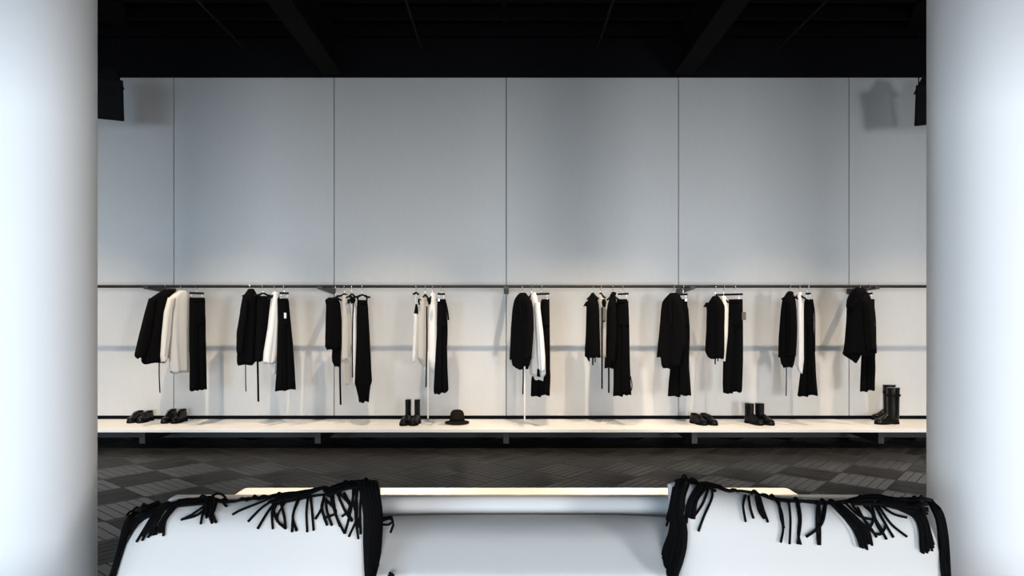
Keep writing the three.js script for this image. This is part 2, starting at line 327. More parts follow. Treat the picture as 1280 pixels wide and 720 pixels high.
function trousers(hookPx, theta, mat, rows, o) {
  const F = frameOf(hookPx, theta), G = garment(o.name || 'trousers', F, o.label, o.cat || 'trousers', BOTTOMS, rows[0][0]), b = o.b ?? 0.04;
  const y0 = rows[0][0], crotch = y0 + (o.rise ?? 30);
  const band = [[y0, ...interpRows(rows, y0)], [y0 + 5, ...interpRows(rows, y0 + 5)]];
  G.add('waistband', cloth(F, band, b * 1.02, { folds: 4, amp: 0.1, hem: 0 }), mat);
  if (o.skirt) G.add('skirt_body', cloth(F, [[y0 + 4, ...interpRows(rows, y0 + 4)], ...rows.filter(r => r[0] > y0 + 5)], b, { folds: 6, amp: 0.3, hem: 0.02 }), mat);
  else {
    G.add('hip', cloth(F, [[y0 + 4, ...interpRows(rows, y0 + 4)], [crotch, ...interpRows(rows, crotch)], [crotch + 4, ...interpRows(rows, crotch + 4)]], b * 0.94, { folds: 4, amp: 0.14, hem: 0 }), mat);
    for (const s of [0, 1]) {
      const lr = [crotch - 6, ...rows.map(r => r[0]).filter(y => y > crotch + 2)].map(y => { const [a, c] = interpRows(rows, y), t = clamp((y - crotch) / 60, 0, 1), m = lerp(0.56, 0.525, t); return s ? [y, lerp(a, c, 1 - m), c] : [y, a, lerp(a, c, m)]; });
      if (s) lr[lr.length - 1][0] -= 1.5;
      G.add('leg', cloth(F, lr, b * 0.95, { off: s ? -0.004 : 0.004, folds: 4, amp: 0.24, hem: 0.008 }), mat);
    }
  }
  for (const q of o.straps || []) G.add(q.name || 'tie', strap(F, q.pts, q.w, q.off ?? 0.02), q.mat || M.ribbon);
  for (const q of o.tags || []) { const p = pagePoint(F, (q[0] + q[2]) / 2, (q[1] + q[3]) / 2, b * 1.25), s = -p.z / FOCAL; G.add('swing_tag', new RoundedBoxGeometry((q[2] - q[0]) * s, (q[3] - q[1]) * s, 0.003, 1, 0.001).translate(p.x, p.y, p.z), q[4] || M.tag).userData.label = 'hanging swing tag'; }
  if (o.bar) clipHanger(F, o.hanger, o.bar[0], o.bar[1], o.bar[2], y0 + 1); else topHanger(F, o.hanger, o.neck, o.spread ?? 0.13, o.tilt ?? 0.12);
  return G;
}

// outfit 1
top('jacket', 'jacket', 208, 58, M.wool, [[362, 205, 217], [367, 197, 219], [374, 187, 220], [390, 184, 218], [420, 180, 213], [450, 177, 208], [453.5, 178, 207]], {
  label: 'black cropped jacket with one long drawstring, hanging beside the full white shirt', hanger: 'hanger inside the black cropped jacket next to the full white shirt',
  sleeve: [[373, 186, 195], [390, 181, 193], [410, 176, 190], [430, 171, 186], [444, 168, 181], [447, 170, 179]], cuff: [[441, 168.3, 182], [446.5, 169, 180]], sleeve2: [[374, 205, 219], [410, 203, 215], [447, 199, 211]],
  collar: [210, 363, 0.045], straps: [{ pts: [[199, 452], [199, 470], [200, 491]], w: 1.6 }], spread: 0.19 });
top('shirt', 'shirt', 227, 55, M.cream, [[363, 224, 232], [367, 217, 235.5], [373, 211, 237], [380, 209, 237], [410, 208, 236.5], [445, 211, 236], [465.5, 213, 236]], {
  label: 'loose off-white long shirt with full sleeve, between black cropped jacket and black trousers', hanger: 'hanger inside the loose off-white long shirt beside the cropped jacket',
  sleeve: [[372, 210, 219], [390, 205, 216], [420, 202, 213.5], [445, 200.5, 210], [452, 201.5, 208]], cuff: [[446, 200.6, 210], [452, 201.3, 208.4]], collar: [229, 364.5, 0.04, 0.035, 0.012], folds: 7, amp: 0.2, b: 0.05 });
trousers(246, 50, M.crepe, [[372, 237, 256], [380, 236.5, 257], [420, 236.5, 257], [460, 237, 258], [488, 237, 258.5]], { label: 'black straight trousers clipped next to the loose off-white long shirt', hanger: 'clip hanger of the trousers next to the loose off-white shirt', bar: [366.5, 237, 254.5] });
// outfit 2
top('jacket', 'jacket', 313, 58, M.wool, [[361, 311, 317], [366, 307, 320], [372, 303.5, 322], [385, 301, 323], [410, 298, 323], [435, 297, 322], [452, 296.5, 320], [455.5, 298, 317]], {
  label: 'boxy black jacket with thin cord below its hem, beside a sleeveless black top', hanger: 'hanger inside the boxy black jacket beside the sleeveless black top',
  sleeve: [[373, 303, 310], [395, 299.5, 309], [415, 296, 306], [434, 295.5, 303], [441, 296.5, 302]], cuff: [[434, 295.3, 303.3], [441, 296, 302.5]], collar: [314, 362, 0.04], straps: [{ pts: [[307, 453], [307, 472], [307.5, 489.5]], w: 1.3 }] });
top('sleeveless_top', 'top', 329, 55, M.crepe, [[370, 322, 338.5], [375, 321.5, 338.5], [400, 321, 338], [430, 319.5, 335], [451, 318.5, 331]], {
  label: 'sleeveless black top with a wide hanging ribbon, between boxy jacket and white shirt', hanger: 'black hanger of the sleeveless top with the wide hanging ribbon',
  straps: [{ name: 'ribbon', pts: [[322, 448], [322.5, 475], [323, 502]], w: 2.6 }, { name: 'shoulder_strap', pts: [[323, 371], [326, 368], [329, 367]], w: 1.6 }, { name: 'shoulder_strap', pts: [[338, 371], [334, 369], [330, 367]], w: 1.6 }], neck: 368, spread: 0.14, tilt: 0.12, b: 0.045 });
top('shirt', 'shirt', 343.6, 60, M.white, [[365, 341, 347], [370, 339.5, 347.5], [380, 338, 347], [410, 335, 347], [440, 330, 346.5], [454, 329, 343.5]], {
  label: 'white shirt with flared side and lower pale tail, beside flared black trousers with tag', hanger: 'hanger inside the white shirt with the lower pale tail',
  collar: [344, 366, 0.03, 0.03, 0.011], panels: [{ name: 'shirt_tail', rows: [[440, 335, 347], [456, 336, 346.5], [467, 341, 346]], b: 0.012, off: -0.01 }], b: 0.045 });
trousers(355, 50, M.crepe, [[373, 347, 360], [376, 347, 361], [400, 348, 363], [430, 347, 366], [460, 346, 368], [488, 344, 369.5]], { label: 'flared black trousers with a small white tag near the waist', hanger: 'clip hanger of the flared trousers with the white tag', bar: [366.5, 350, 360.5], tags: [[355, 391, 358, 398, M.paper]] });
// outfit 3
top('asymmetric_top', 'top', 420, 60, M.crepe, [[372, 411, 421], [376, 405.5, 424], [379, 408, 425], [400, 407.5, 427], [433, 407, 427], [436, 409, 426]], {
  label: 'black top with ragged hem and longer side panel trailing a ribbon, near sheer white top', hanger: 'hanger inside the black top with the ragged hem',
  panels: [{ name: 'side_panel', rows: [[430, 416, 427], [445, 415, 426], [453, 415.5, 425], [457.5, 419, 424]], b: 0.03 }, { name: 'ragged_hem', rows: [[432, 407.5, 410], [437, 408.5, 409.5]], b: 0.006, off: 0.04 }], straps: [{ name: 'ribbon', pts: [[425, 440], [425, 470], [425.8, 506]], w: 2.4 }], neck: 373, b: 0.05, spread: 0.18, tilt: 0.2 });
top('sheer_blouse', 'top', 430.6, 62, M.sheer, [[369, 427, 436], [375, 427.5, 438], [400, 428, 438.5], [430, 427.5, 437.5], [450, 427, 435.5]], {
  label: 'sheer off-white blouse between the ragged black top and the white panel dress', hanger: 'hanger inside the sheer off-white blouse by the ragged black top', panels: [{ name: 'hem_thread_panel', rows: [[446, 428, 437], [470, 429, 437], [480, 431, 436]], b: 0.008, mat: M.sheer }], neck: 369, b: 0.03, amp: 0.3, spread: 0.12, tilt: 0.12 });
top('panel_dress', 'dress', 440, 62, M.white, [[378, 437.5, 444.5], [390, 439, 445], [400, 440, 445.5], [440, 440, 446], [470, 441, 445], [481, 441.5, 444]], {
  label: 'narrow white dress with black collar knot and black strap beside the long black skirt', hanger: 'hanger of the narrow white dress with the black collar knot', panels: [{ name: 'collar_knot', rows: [[371, 438, 443], [375, 437, 444.5], [379, 439, 443]], b: 0.03, mat: M.crepe, off: 0.02 }, { name: 'bodice_trim', rows: [[374, 434.5, 437.5], [379, 434.5, 437]], b: 0.02, mat: M.crepe, off: 0.02 }], straps: [{ name: 'strap', pts: [[441.5, 380], [440.5, 420], [440.5, 472]], w: 1.5, off: 0.05 }], neck: 369, b: 0.03, spread: 0.09, tilt: 0.3 });
trousers(453, 48, M.crepe, [[375, 447, 459], [385, 446, 460], [420, 446, 462], [460, 444.5, 464], [478, 443.5, 465], [483, 445, 463], [501, 449, 461]], { name: 'skirt', cat: 'skirt', skirt: true, label: 'long black skirt flaring to a stepped uneven hem', hanger: 'black hanger of the long skirt with the stepped hem', neck: 370, spread: 0.1, straps: [{ name: 'waist_loop', pts: [[447.5, 376], [447.5, 371], [449, 368.5]], w: 2 }, { name: 'waist_loop', pts: [[458.5, 376], [458.5, 371], [457, 368.5]], w: 2 }] });
// outfit 4
top('halter_top', 'top', 520, 62, M.white, [[392, 517, 523], [400, 517, 523], [420, 516.5, 523], [440, 515.5, 521], [448, 515, 520], [452.5, 516.5, 518.5]], {
  label: 'slim white halter top with a dark triangular neck piece, beside the sheer dress', hanger: 'hanger of the slim white halter top', panels: [{ name: 'neck_piece', rows: [[380, 519.5, 521.5], [386, 518.5, 522.5], [394, 517.3, 523]], b: 0.02, mat: M.crepe, amp: 0.05 }], straps: [{ name: 'neck_strap', pts: [[520.5, 366], [519.5, 374], [520.5, 382]], w: 1.2, off: 0, mat: M.white }], neck: 367, b: 0.04, spread: 0.05, tilt: 0.1 });
top('sheer_dress', 'dress', 531.7, 62, M.sheer, [[372, 525, 533], [380, 523.5, 534.5], [420, 522, 534.5], [448, 522, 534.5], [458, 529, 534.5]], {
  label: 'sheer ivory dress with one black strap and a white strap reaching the bench', hanger: 'black hanger inside the sheer ivory dress', straps: [{ name: 'black_strap', pts: [[533.5, 383], [533.5, 430], [532.5, 484]], w: 1.6, off: 0.055 }, { name: 'white_strap', pts: [[535, 440], [535, 480], [535, 523]], w: 1.5, off: 0.055, mat: M.white }, { name: 'shoulder_strap', pts: [[524, 373], [523.5, 377], [524.5, 381]], w: 2.2, off: 0.03 }], neck: 370, b: 0.035, amp: 0.3, spread: 0.1 });
top('shirt', 'shirt', 541, 62, M.white, [[366, 539, 544], [372, 537, 545], [385, 536.5, 546.5], [420, 535, 547.5], [450, 535, 548.5], [460, 537, 548.5], [466, 540.5, 545]], {
  label: 'white shirt with black knot at the collar, above the bowler-style hat', hanger: 'hanger inside the white shirt with the black collar knot', collar: [541.5, 367, 0.03, 0.03, 0.01], panels: [{ name: 'collar_knot', rows: [[372, 535.5, 538.5], [376, 534.5, 539], [380, 535.5, 538]], b: 0.02, mat: M.crepe, off: 0.06 }], b: 0.05 });
trousers(551, 55, M.crepe, [[374, 547, 557], [385, 547, 558.5], [420, 546, 558.5], [460, 543.5, 559], [488, 542, 560], [492, 543, 558.5]], { label: 'black trousers with a tied side sash, above the bowler-style hat', hanger: 'clip hanger of the trousers with the tied side sash', bar: [367.5, 547.5, 555.5], straps: [{ name: 'sash', pts: [[557, 378], [559.5, 390], [560.5, 400]], w: 2.2, off: 0.03 }, { name: 'sash', pts: [[557.5, 386], [559, 410], [558.5, 432]], w: 1.3, off: 0.03 }] });
// outfit 5
top('jacket', 'jacket', 653, 60, M.wool, [[366, 650, 657], [370, 646, 660], [376, 643, 664], [386, 641, 666], [410, 639, 666.5], [435, 638.5, 664.5], [450, 640, 662.5], [458, 641.5, 660.5], [460.5, 645, 659.5]], {
  label: 'black blazer with curved hem, a white strap below it falling to the bench', hanger: 'hanger inside the black blazer with the white strap',
  sleeve: [[374, 653, 663], [390, 653.5, 666], [420, 654, 666], [448, 654, 664]], sleeve2: [[376, 643, 650], [410, 639, 648], [449, 637, 645]], collar: [653.5, 367, 0.045], lapel: [[650, 368], [650.5, 380], [653, 400]], straps: [{ pts: [[654, 458], [654, 475], [653.5, 493]], w: 1.5 }, { name: 'white_strap', pts: [[655.8, 458], [655.8, 490], [655.8, 526]], w: 2, mat: M.white }] });
top('shirt', 'shirt', 664.5, 60, M.white, [[365.5, 665, 669.5], [372, 664, 671.5], [385, 665, 674.5], [420, 664, 679], [445, 662.5, 681], [467, 662, 681.5], [470, 664, 680]], {
  label: 'white shirt with pale blue tail and dark button tab, between black blazer and trousers', hanger: 'hanger inside the white shirt with the pale blue tail', panels: [{ name: 'shirt_tail', rows: [[462, 665, 680], [474.5, 668, 679]], b: 0.012, off: -0.01 }, { name: 'button_tab', rows: [[461, 671.5, 674], [470, 671, 675]], b: 0.005, off: 0.06, mat: M.crepe, amp: 0.02 }], collar: [667, 367, 0.025, 0.03, 0.01], sleeve: [[378, 668, 674.5], [420, 671, 679.5], [450, 672.5, 681.5], [464, 674, 681]], b: 0.045 });
trousers(677, 52, M.crepe, [[374, 677, 686.5], [380, 676, 686.5], [420, 674, 687], [460, 667, 687], [475, 664.5, 687], [495, 664, 686.5]], { label: 'black wide trousers half behind the white shirt with the pale blue tail', hanger: 'long clip hanger of the wide trousers behind the pale blue tailed shirt', bar: [367.5, 668.5, 686], straps: [{ pts: [[686.5, 455], [687.5, 470], [686.8, 488]], w: 1.2 }] });
// outfit 6
top('sleeveless_top', 'top', 741, 60, M.crepe, [[368, 739, 744], [374, 736, 746.5], [380, 732.5, 748], [383, 733.5, 748.5], [410, 733, 749], [435, 732, 749.5], [446, 731.5, 750]], {
  label: 'black sleeveless top with pointed shoulder and short ties, next to the grey sheer scarf top', hanger: 'hanger inside the black top next to the grey sheer scarf top', panels: [{ name: 'shoulder_cap', rows: [[377, 732.5, 738], [382, 729.5, 735]], b: 0.02, off: 0.02 }, { name: 'hem_point', rows: [[444, 732, 738], [451, 735.5, 737]], b: 0.02, off: 0.02 }], straps: [{ pts: [[741, 444], [741, 450], [741, 456.5]], w: 1.8 }, { pts: [[744, 444], [744, 449], [743.8, 453]], w: 1.4 }], neck: 368, b: 0.05 });
top('scarf_top', 'top', 751, 62, M.sheer, [[368, 746.5, 753], [376, 747, 757], [385, 747.5, 758], [420, 748, 757.5], [446, 750, 757]], {
  label: 'grey sheer scarf top with dark knot and a long black strap', hanger: 'dark hanger inside the grey sheer scarf top', panels: [{ name: 'knot', rows: [[374, 753, 756.5], [378, 752, 758], [383, 753.5, 757]], b: 0.025, off: 0.04, mat: M.crepe }, { name: 'scarf_front', rows: [[385, 751.5, 757], [402, 752, 756.5]], b: 0.015, off: 0.04, mat: std(lin(0.12, 0.12, 0.12), 0.5) }], straps: [{ name: 'strap', pts: [[752.5, 384], [752.5, 430], [752.5, 486]], w: 1.9, off: 0.06 }], neck: 368, b: 0.03, spread: 0.08 });
top('jacket', 'jacket', 766, 60, M.wool, [[365, 764.5, 769], [370, 763, 769.5], [380, 760, 770.5], [390, 758.5, 771], [420, 757.5, 771], [450, 756.5, 769.5], [459.5, 756, 768]], {
  label: 'slim black jacket with a short cord, in front of wide black trousers', hanger: 'hanger inside the slim black jacket with the short cord', collar: [766.5, 366, 0.035, 0.03], sleeve: [[376, 763, 770], [420, 763, 771], [452, 762, 768.5]], straps: [{ pts: [[761, 457], [761, 473], [761, 491]], w: 2 }] });
trousers(778.5, 52, M.crepe, [[374, 771, 785], [390, 771, 786], [420, 769, 786.5], [450, 767, 787], [480, 767, 788], [494.5, 766.5, 789]], { label: 'wide black trousers beside the slim black jacket with the short cord', hanger: 'clip hanger of the wide trousers beside the slim black jacket', bar: [367.5, 773, 785], straps: [{ pts: [[788, 470], [790, 480], [789.5, 488]], w: 1.3 }] });
// outfit 7
top('jacket', 'jacket', 842, 58, M.wool, [[366, 838, 846], [370, 834, 850], [377, 828, 853], [386, 826.5, 855], [410, 824.5, 856], [430, 825, 855.5], [447, 826, 852], [457, 827, 849], [460, 829, 847]], {
  label: 'broad black blazer over wide trousers, above the low lace-up shoes by the shelf bracket', hanger: 'hanger inside the broad black blazer over wide trousers',
  sleeve: [[376, 842, 852.5], [400, 841, 856], [430, 839.5, 855], [456, 837.5, 849]], cuff: [[450, 838, 850.5], [456, 837.5, 849.5]], sleeve2: [[377, 828, 836], [410, 824.5, 833], [446, 821, 830]], collar: [842, 367, 0.05], lapel: [[838, 368], [838, 385], [840, 405]] });
trousers(854, 50, M.crepe, [[374, 850, 858], [385, 851, 860.5], [410, 850, 862], [440, 843, 861], [460, 838, 861.5], [480, 836, 863], [495, 835, 864]], { label: 'wide black trousers under the broad blazer with a thin side tie', hanger: 'clip hanger of the trousers under the broad blazer', bar: [368, 845, 859], straps: [{ pts: [[860, 385], [861.8, 415], [860.8, 450]], w: 1 }] });
// outfit 8
top('sleeveless_top', 'top', 894, 58, M.crepe, [[370, 891, 898], [376, 887, 902], [382, 882.5, 905], [386, 883.5, 905.5], [410, 883, 905], [440, 881.5, 905], [447.5, 885, 904]], {
  label: 'wide black sleeveless top with two short ties, above the ankle boots', hanger: 'hanger inside the wide sleeveless top above the ankle boots', panels: [{ name: 'shoulder_cap', rows: [[378, 882.5, 889], [383, 879.5, 885]], b: 0.02, off: 0.02 }], straps: [{ pts: [[894, 446], [894, 451], [894, 455.5]], w: 1.8 }, { pts: [[897.3, 446], [897.3, 449], [897.3, 451.5]], w: 1.6 }], b: 0.05 });
top('shirt', 'shirt', 904.7, 60, M.cream, [[370, 901, 907], [378, 902.5, 910.5], [386, 904, 910.5], [420, 903.5, 909.5], [451, 902, 906.5]], { label: 'narrow white shirt squeezed between sleeveless black top and tagged black trousers', hanger: 'hanger inside the narrow white shirt above the ankle boots', b: 0.035, spread: 0.08, collar: [904, 371, 0.025, 0.025, 0.01] });
trousers(918.7, 52, M.crepe, [[374, 911, 928], [390, 910, 928.5], [420, 908, 928.5], [450, 904, 928.5], [480, 903.5, 927.5], [491, 904, 927]], { label: 'black straight trousers with a grey swing tag, above the ankle boots', hanger: 'long clip hanger of the trousers with the grey swing tag', bar: [368, 894, 928], tags: [[927.5, 390, 932.5, 400]] });
// outfit 9
top('jacket', 'jacket', 987, 60, M.wool, [[364, 985, 989.5], [368, 982, 992], [375, 978, 994], [386, 976.5, 995], [410, 974.5, 996], [430, 974, 995.5], [446, 975, 993.5], [455, 976.5, 992], [458.5, 979, 990.5]], {
  label: 'black rounded jacket with a thin cord, next to slender white shirt and flared trousers', hanger: 'hanger inside the black rounded jacket with thin cord', sleeve: [[375, 983, 994], [410, 983, 996], [445, 982, 994.5]], sleeve2: [[376, 978, 984], [420, 973.5, 980], [446, 973, 979]], collar: [987, 365, 0.04], straps: [{ pts: [[983, 455], [983, 475], [982.6, 495]], w: 1.4 }] });
top('shirt', 'shirt', 999, 62, M.white, [[365, 997.5, 1002], [372, 996.5, 1003.5], [386, 996, 1004.5], [420, 995, 1004.5], [450, 994, 1004.5], [455, 995, 1004], [466, 999, 1003]], { label: 'slender white shirt between rounded black jacket and flared black trousers', hanger: 'hanger inside the slender white shirt beside the flared trousers', b: 0.04, spread: 0.08, collar: [999.5, 366, 0.025, 0.025, 0.01] });
trousers(1010, 52, M.crepe, [[374, 1006, 1016], [380, 1005, 1017.5], [410, 1004, 1017], [440, 1003.5, 1018.5], [470, 1000, 1020], [495, 997, 1022]], { label: 'long flared black trousers with side ties, next to the slender white shirt', hanger: 'small clip hanger of the long flared trousers with side ties', bar: [367, 1007.5, 1013], straps: [{ pts: [[1016, 376], [1018, 390], [1018.5, 420], [1018.5, 440]], w: 1.5 }] });
// outfit 10
top('hooded_coat', 'coat', 1074, 58, M.knit, [[363, 1068, 1081], [366, 1063, 1085], [373, 1060, 1088], [383, 1058.5, 1091], [400, 1058, 1092.5], [430, 1055.5, 1095], [440, 1054, 1095.5], [443, 1053, 1083]], {
  label: 'thick black hooded coat with slanting pointed hem, above the tall riding boots', hanger: 'hanger inside the thick hooded coat above the riding boots', b: 0.075,
  panels: [{ name: 'hood', rows: [[360, 1069, 1079], [365, 1063.5, 1084], [374, 1059, 1080], [384, 1058, 1074], [389, 1061, 1069]], b: 0.07, off: 0.04, amp: 0.25 }, { name: 'pointed_hem', rows: [[438, 1054.5, 1078], [444, 1053.5, 1076], [449, 1062, 1073.5], [453, 1069, 1071]], b: 0.03, off: 0.02 }], straps: [{ name: 'strap', pts: [[1091, 374], [1094, 395], [1095, 438]], w: 1.3, off: 0.04 }], sleeve: [[376, 1078, 1091], [410, 1080, 1093.5], [438, 1083, 1095.5]] });
trousers(1086, 50, M.crepe, [[374, 1086, 1093], [400, 1082, 1093.5], [440, 1077, 1094], [460, 1076, 1093.5], [489, 1075, 1093.5]], { label: 'black cropped trousers hanging below the thick hooded coat', hanger: 'small clip hanger of the cropped trousers below the hooded coat', bar: [367, 1084, 1090.5], straps: [{ pts: [[1093, 440], [1093.8, 460], [1093, 479]], w: 1.2 }] });

// ------------------------------------------------------------------ shoes and hat on the bench
function shoeUpper(L, W, H, { toeH = 0.045, vamp = 0.52, y0 = 0.018, collar = 0.0 } = {}) {   // heel at x=0, toe at x=L
  const rings = [], K = 26, n = 24;
  for (let k = 0; k <= K; k++) {
    const t = k / K, x = L * (0.5 - 0.5 * Math.cos(Math.PI * t));
    const s = x / L, hw = W / 2 * Math.pow(Math.max(1 - Math.pow(Math.abs(2 * s - 1), 4.5), 0.002), 0.5) * (s < 0.5 ? 0.82 : lerp(0.82, 1, clamp((s - 0.5) / 0.2, 0, 1)));
    let h = s < vamp ? lerp(H, H * 0.94, s / vamp) : lerp(H * 0.94, toeH, Math.pow(clamp((s - vamp) / (0.78 - vamp), 0, 1), 0.75));
    if (s > 0.78) h = toeH * Math.pow(Math.max(1 - Math.pow((s - 0.78) / 0.225, 2.6), 0.01), 0.5);
    if (s < 0.06) h *= Math.pow(0.55 + 0.45 * s / 0.06, 0.5);
    const ring = []; for (let i = 0; i < n; i++) { const f = i / n * Math.PI * 2, c = Math.cos(f), q = Math.sin(f), taper = q > 0 ? 1 - 0.38 * q * clamp((h - 0.04) / 0.08, 0, 1) : 1; ring.push(V(x, y0 + (q > 0 ? h * Math.pow(q, 0.7) : 0.008 * q), hw * taper * Math.sign(c) * Math.pow(Math.abs(c), 0.7))); }
    rings.push(ring);
  }
  return loft(rings);
}
function soleGeo(L, W, t, x0 = 0, x1 = 1, grow = 0.004) {
  const s = new THREE.Shape(), pts = []; for (let k = 0; k <= 40; k++) { const a = k / 40 * Math.PI * 2, u = 0.5 - 0.5 * Math.cos(a), sgn = a < Math.PI ? 1 : -1, x = u * L; if (u < x0 || u > x1) continue; const hw = (W / 2 + grow) * Math.pow(Math.max(1 - Math.pow(Math.abs(2 * u - 1), 4.5), 0.002), 0.5) * (u < 0.5 ? 0.84 : lerp(0.84, 1, clamp((u - 0.5) / 0.2, 0, 1))); pts.push(new THREE.Vector2(x, sgn * hw)); }
  s.setFromPoints(pts); const g = new THREE.ExtrudeGeometry(s, { depth: t, bevelEnabled: true, bevelSize: 0.002, bevelThickness: 0.002, bevelSegments: 1, curveSegments: 4 }); g.rotateX(Math.PI / 2); g.translate(0, t, 0); return g;
}
function shaftGeo(x0, x1, y0, y1, W, flare = 1.1, lean = 0) {
  const rings = []; for (let k = 0; k <= 14; k++) { const t = k / 14, sc = lerp(1, flare, t), ring = []; for (let i = 0; i < 26; i++) { const f = i / 26 * Math.PI * 2; ring.push(V((x0 + x1) / 2 + lean * t + (x1 - x0) / 2 * sc * Math.cos(f), lerp(y0, y1, t), W / 2 * sc * Math.sin(f) * (1 + 0.02 * Math.sin(9 * t)))); } rings.push(ring); } return loft(rings);
}
function shoe(kind, px, py, turnDeg, o) {
  const d = EYE > 0 ? (EYE - BT) * FOCAL / (py - CY) : 0, g = thing(kind, o.label, o.cat, [X(px, d), BT + 0.001, -d], o.group, turnDeg * Math.PI / 180);
  const L = o.L, W = o.W;
  mesh('upper', shoeUpper(L, W, o.H, o).translate(-L / 2, 0, 0), M.leather, g);
  const sole = mesh('sole', soleGeo(L, W, o.soleT ?? 0.014).translate(-L / 2, 0.008, 0), M.rubber, g);
  mesh('heel', soleGeo(L * 0.98, W * 0.96, 0.012, 0, 0.3).translate(-L / 2, 0, 0), M.rubber, g);
  mesh('forefoot_tread', soleGeo(L * 0.98, W * 0.96, 0.008, 0.45, 1).translate(-L / 2 + L * 0.01, 0, 0), M.rubber, g);
  if (o.laces) for (let k = 0; k < 4; k++) { const x = L * (0.02 + 0.055 * k), y = 0.02 + lerp(o.H * 0.97, o.toeH + 0.022, k / 3.4); mesh('lace', tube([V(x, y - 0.008, -0.022), V(x, y + 0.004, 0), V(x, y - 0.008, 0.022)], 0.0028, 8, 5), M.rubber, g); }
  if (o.open) mesh('opening', new THREE.TorusGeometry(0.03, 0.006, 8, 24).rotateX(Math.PI / 2).scale(1.35, 1, 0.85).translate(-L * 0.27, 0.018 + o.H * 0.95, 0), M.rubber, g);
  if (o.shaft) { mesh('shaft', shaftGeo(-L / 2 + 0.004, -L / 2 + o.shaft.len, 0.05, o.shaft.h, o.shaft.w, o.shaft.flare, o.shaft.lean || 0), M.leather, g); const xm = -L / 2 + 0.002 + o.shaft.len / 2 + (o.shaft.lean || 0), fl = o.shaft.flare;
    mesh('top_binding', new THREE.TorusGeometry(1, 0.035, 8, 32).rotateX(Math.PI / 2).scale(o.shaft.len / 2 * fl, 0.08, o.shaft.w / 2 * fl).translate(xm, o.shaft.h - 0.002, 0), M.rubber, g); }
  if (o.buckle) { const y = o.shaft.h - 0.085, xm = -L / 2 + o.shaft.len / 2 + (o.shaft.lean || 0) * 0.8; mesh('ankle_strap', new THREE.CylinderGeometry(1, 1, 0.022, 32, 1, true).scale(o.shaft.len / 2 * o.shaft.flare + 0.003, 1, o.shaft.w / 2 * o.shaft.flare + 0.003).translate(xm, y, 0), M.rubber, g); mesh('buckle', rbox(xm - o.shaft.len / 2 * o.shaft.flare - 0.014, xm - o.shaft.len / 2 * o.shaft.flare + 0.004, y - 0.012, y + 0.012, -0.01, 0.01, 0.003), M.chrome, g); }
  return g;
}
const OX = { cat: 'shoe', L: 0.27, W: 0.098, H: 0.085, toeH: 0.048, laces: true, open: true };
for (const [x, y, w] of [[170, 527, 'nearer the column'], [182, 527, 'nearer the other laced pair']]) shoe('derby_shoe', x, y, -95, { ...OX, H: 0.098, label: 'black lace-up shoe of the low pair by the column, ' + w, group: 'flat lace-up pair by the column' });
for (const [x, y, w] of [[212, 527.5, 'nearer the low laced pair'], [224.5, 527.5, 'farther from the low laced pair']]) shoe('derby_shoe', x, y, -95, { ...OX, H: 0.122, label: 'high-heeled-counter black shoe under the off-white shirt, ' + w, group: 'raised lace-up pair under the off-white shirt' });
for (const [x, y, w] of [[507.5, 530.5, 'farther from'], [519, 530.5, 'nearer']]) shoe('tall_ankle_boot', x, y, -100, { cat: 'boot', L: 0.26, W: 0.095, H: 0.1, toeH: 0.06, soleT: 0.022, label: 'black straight-shaft boot with toe forward on the bench, ' + w + ' the round hat', group: 'straight boots by the round hat', shaft: { len: 0.1, w: 0.062, h: 0.27, flare: 1.02 } });
for (const [x, y, w] of [[873, 530, 'farther from'], [885.5, 530, 'nearer']]) shoe('derby_shoe', x, y, -66, { ...OX, H: 0.095, label: 'black lace-up shoe under the broad blazer, ' + w + ' the ankle boots', group: 'lace-up pair under the broad blazer' });
for (const [x, y, w] of [[942.5, 530, 'farther from'], [955.5, 530, 'nearer']]) shoe('ankle_boot', x, y, -66, { cat: 'boot', L: 0.27, W: 0.1, H: 0.1, toeH: 0.05, label: 'plain black ankle boot under the tagged trousers, ' + w + ' the riding boots', group: 'ankle boots under the tagged trousers', shaft: { len: 0.12, w: 0.085, h: 0.225, flare: 1.0 } });
for (const [x, y, w] of [[1104, 524.3, 'standing behind the other'], [1108.5, 530, 'standing in front of the other']]) shoe('riding_boot', x, y, -174, { cat: 'boot', L: 0.29, W: 0.1, H: 0.11, toeH: 0.05, label: 'knee-high black riding boot with strap and buckle, ' + w, group: 'riding boots under the hooded coat', shaft: { len: 0.13, w: 0.105, h: 0.41, flare: 1.12, lean: 0 }, buckle: true });
{
  const d = (EYE - BT) * FOCAL / (530 - CY) + 0.03, g = thing('hat', 'black felt bowler-style hat with rolled brim on the bench', 'hat', [X(571.5, d), BT + 0.001, -d]);
  const prof = (pts) => new THREE.LatheGeometry(new THREE.SplineCurve(pts.map(p => new THREE.Vector2(...p))).getPoints(40), 48);
  mesh('crown', prof([[0.0005, 0.158], [0.03, 0.157], [0.058, 0.146], [0.074, 0.12], [0.08, 0.085], [0.083, 0.05], [0.085, 0.03]]), M.felt, g);
  mesh('brim', prof([[0.083, 0.034], [0.1, 0.022], [0.12, 0.016], [0.136, 0.02], [0.139, 0.016], [0.132, 0.008], [0.11, 0.002], [0.08, 0.004]]), M.felt, g);
  mesh('hat_band', prof([[0.0825, 0.034], [0.0858, 0.036], [0.0852, 0.05], [0.084, 0.058], [0.0815, 0.06]]), M.ribbon, g);
}

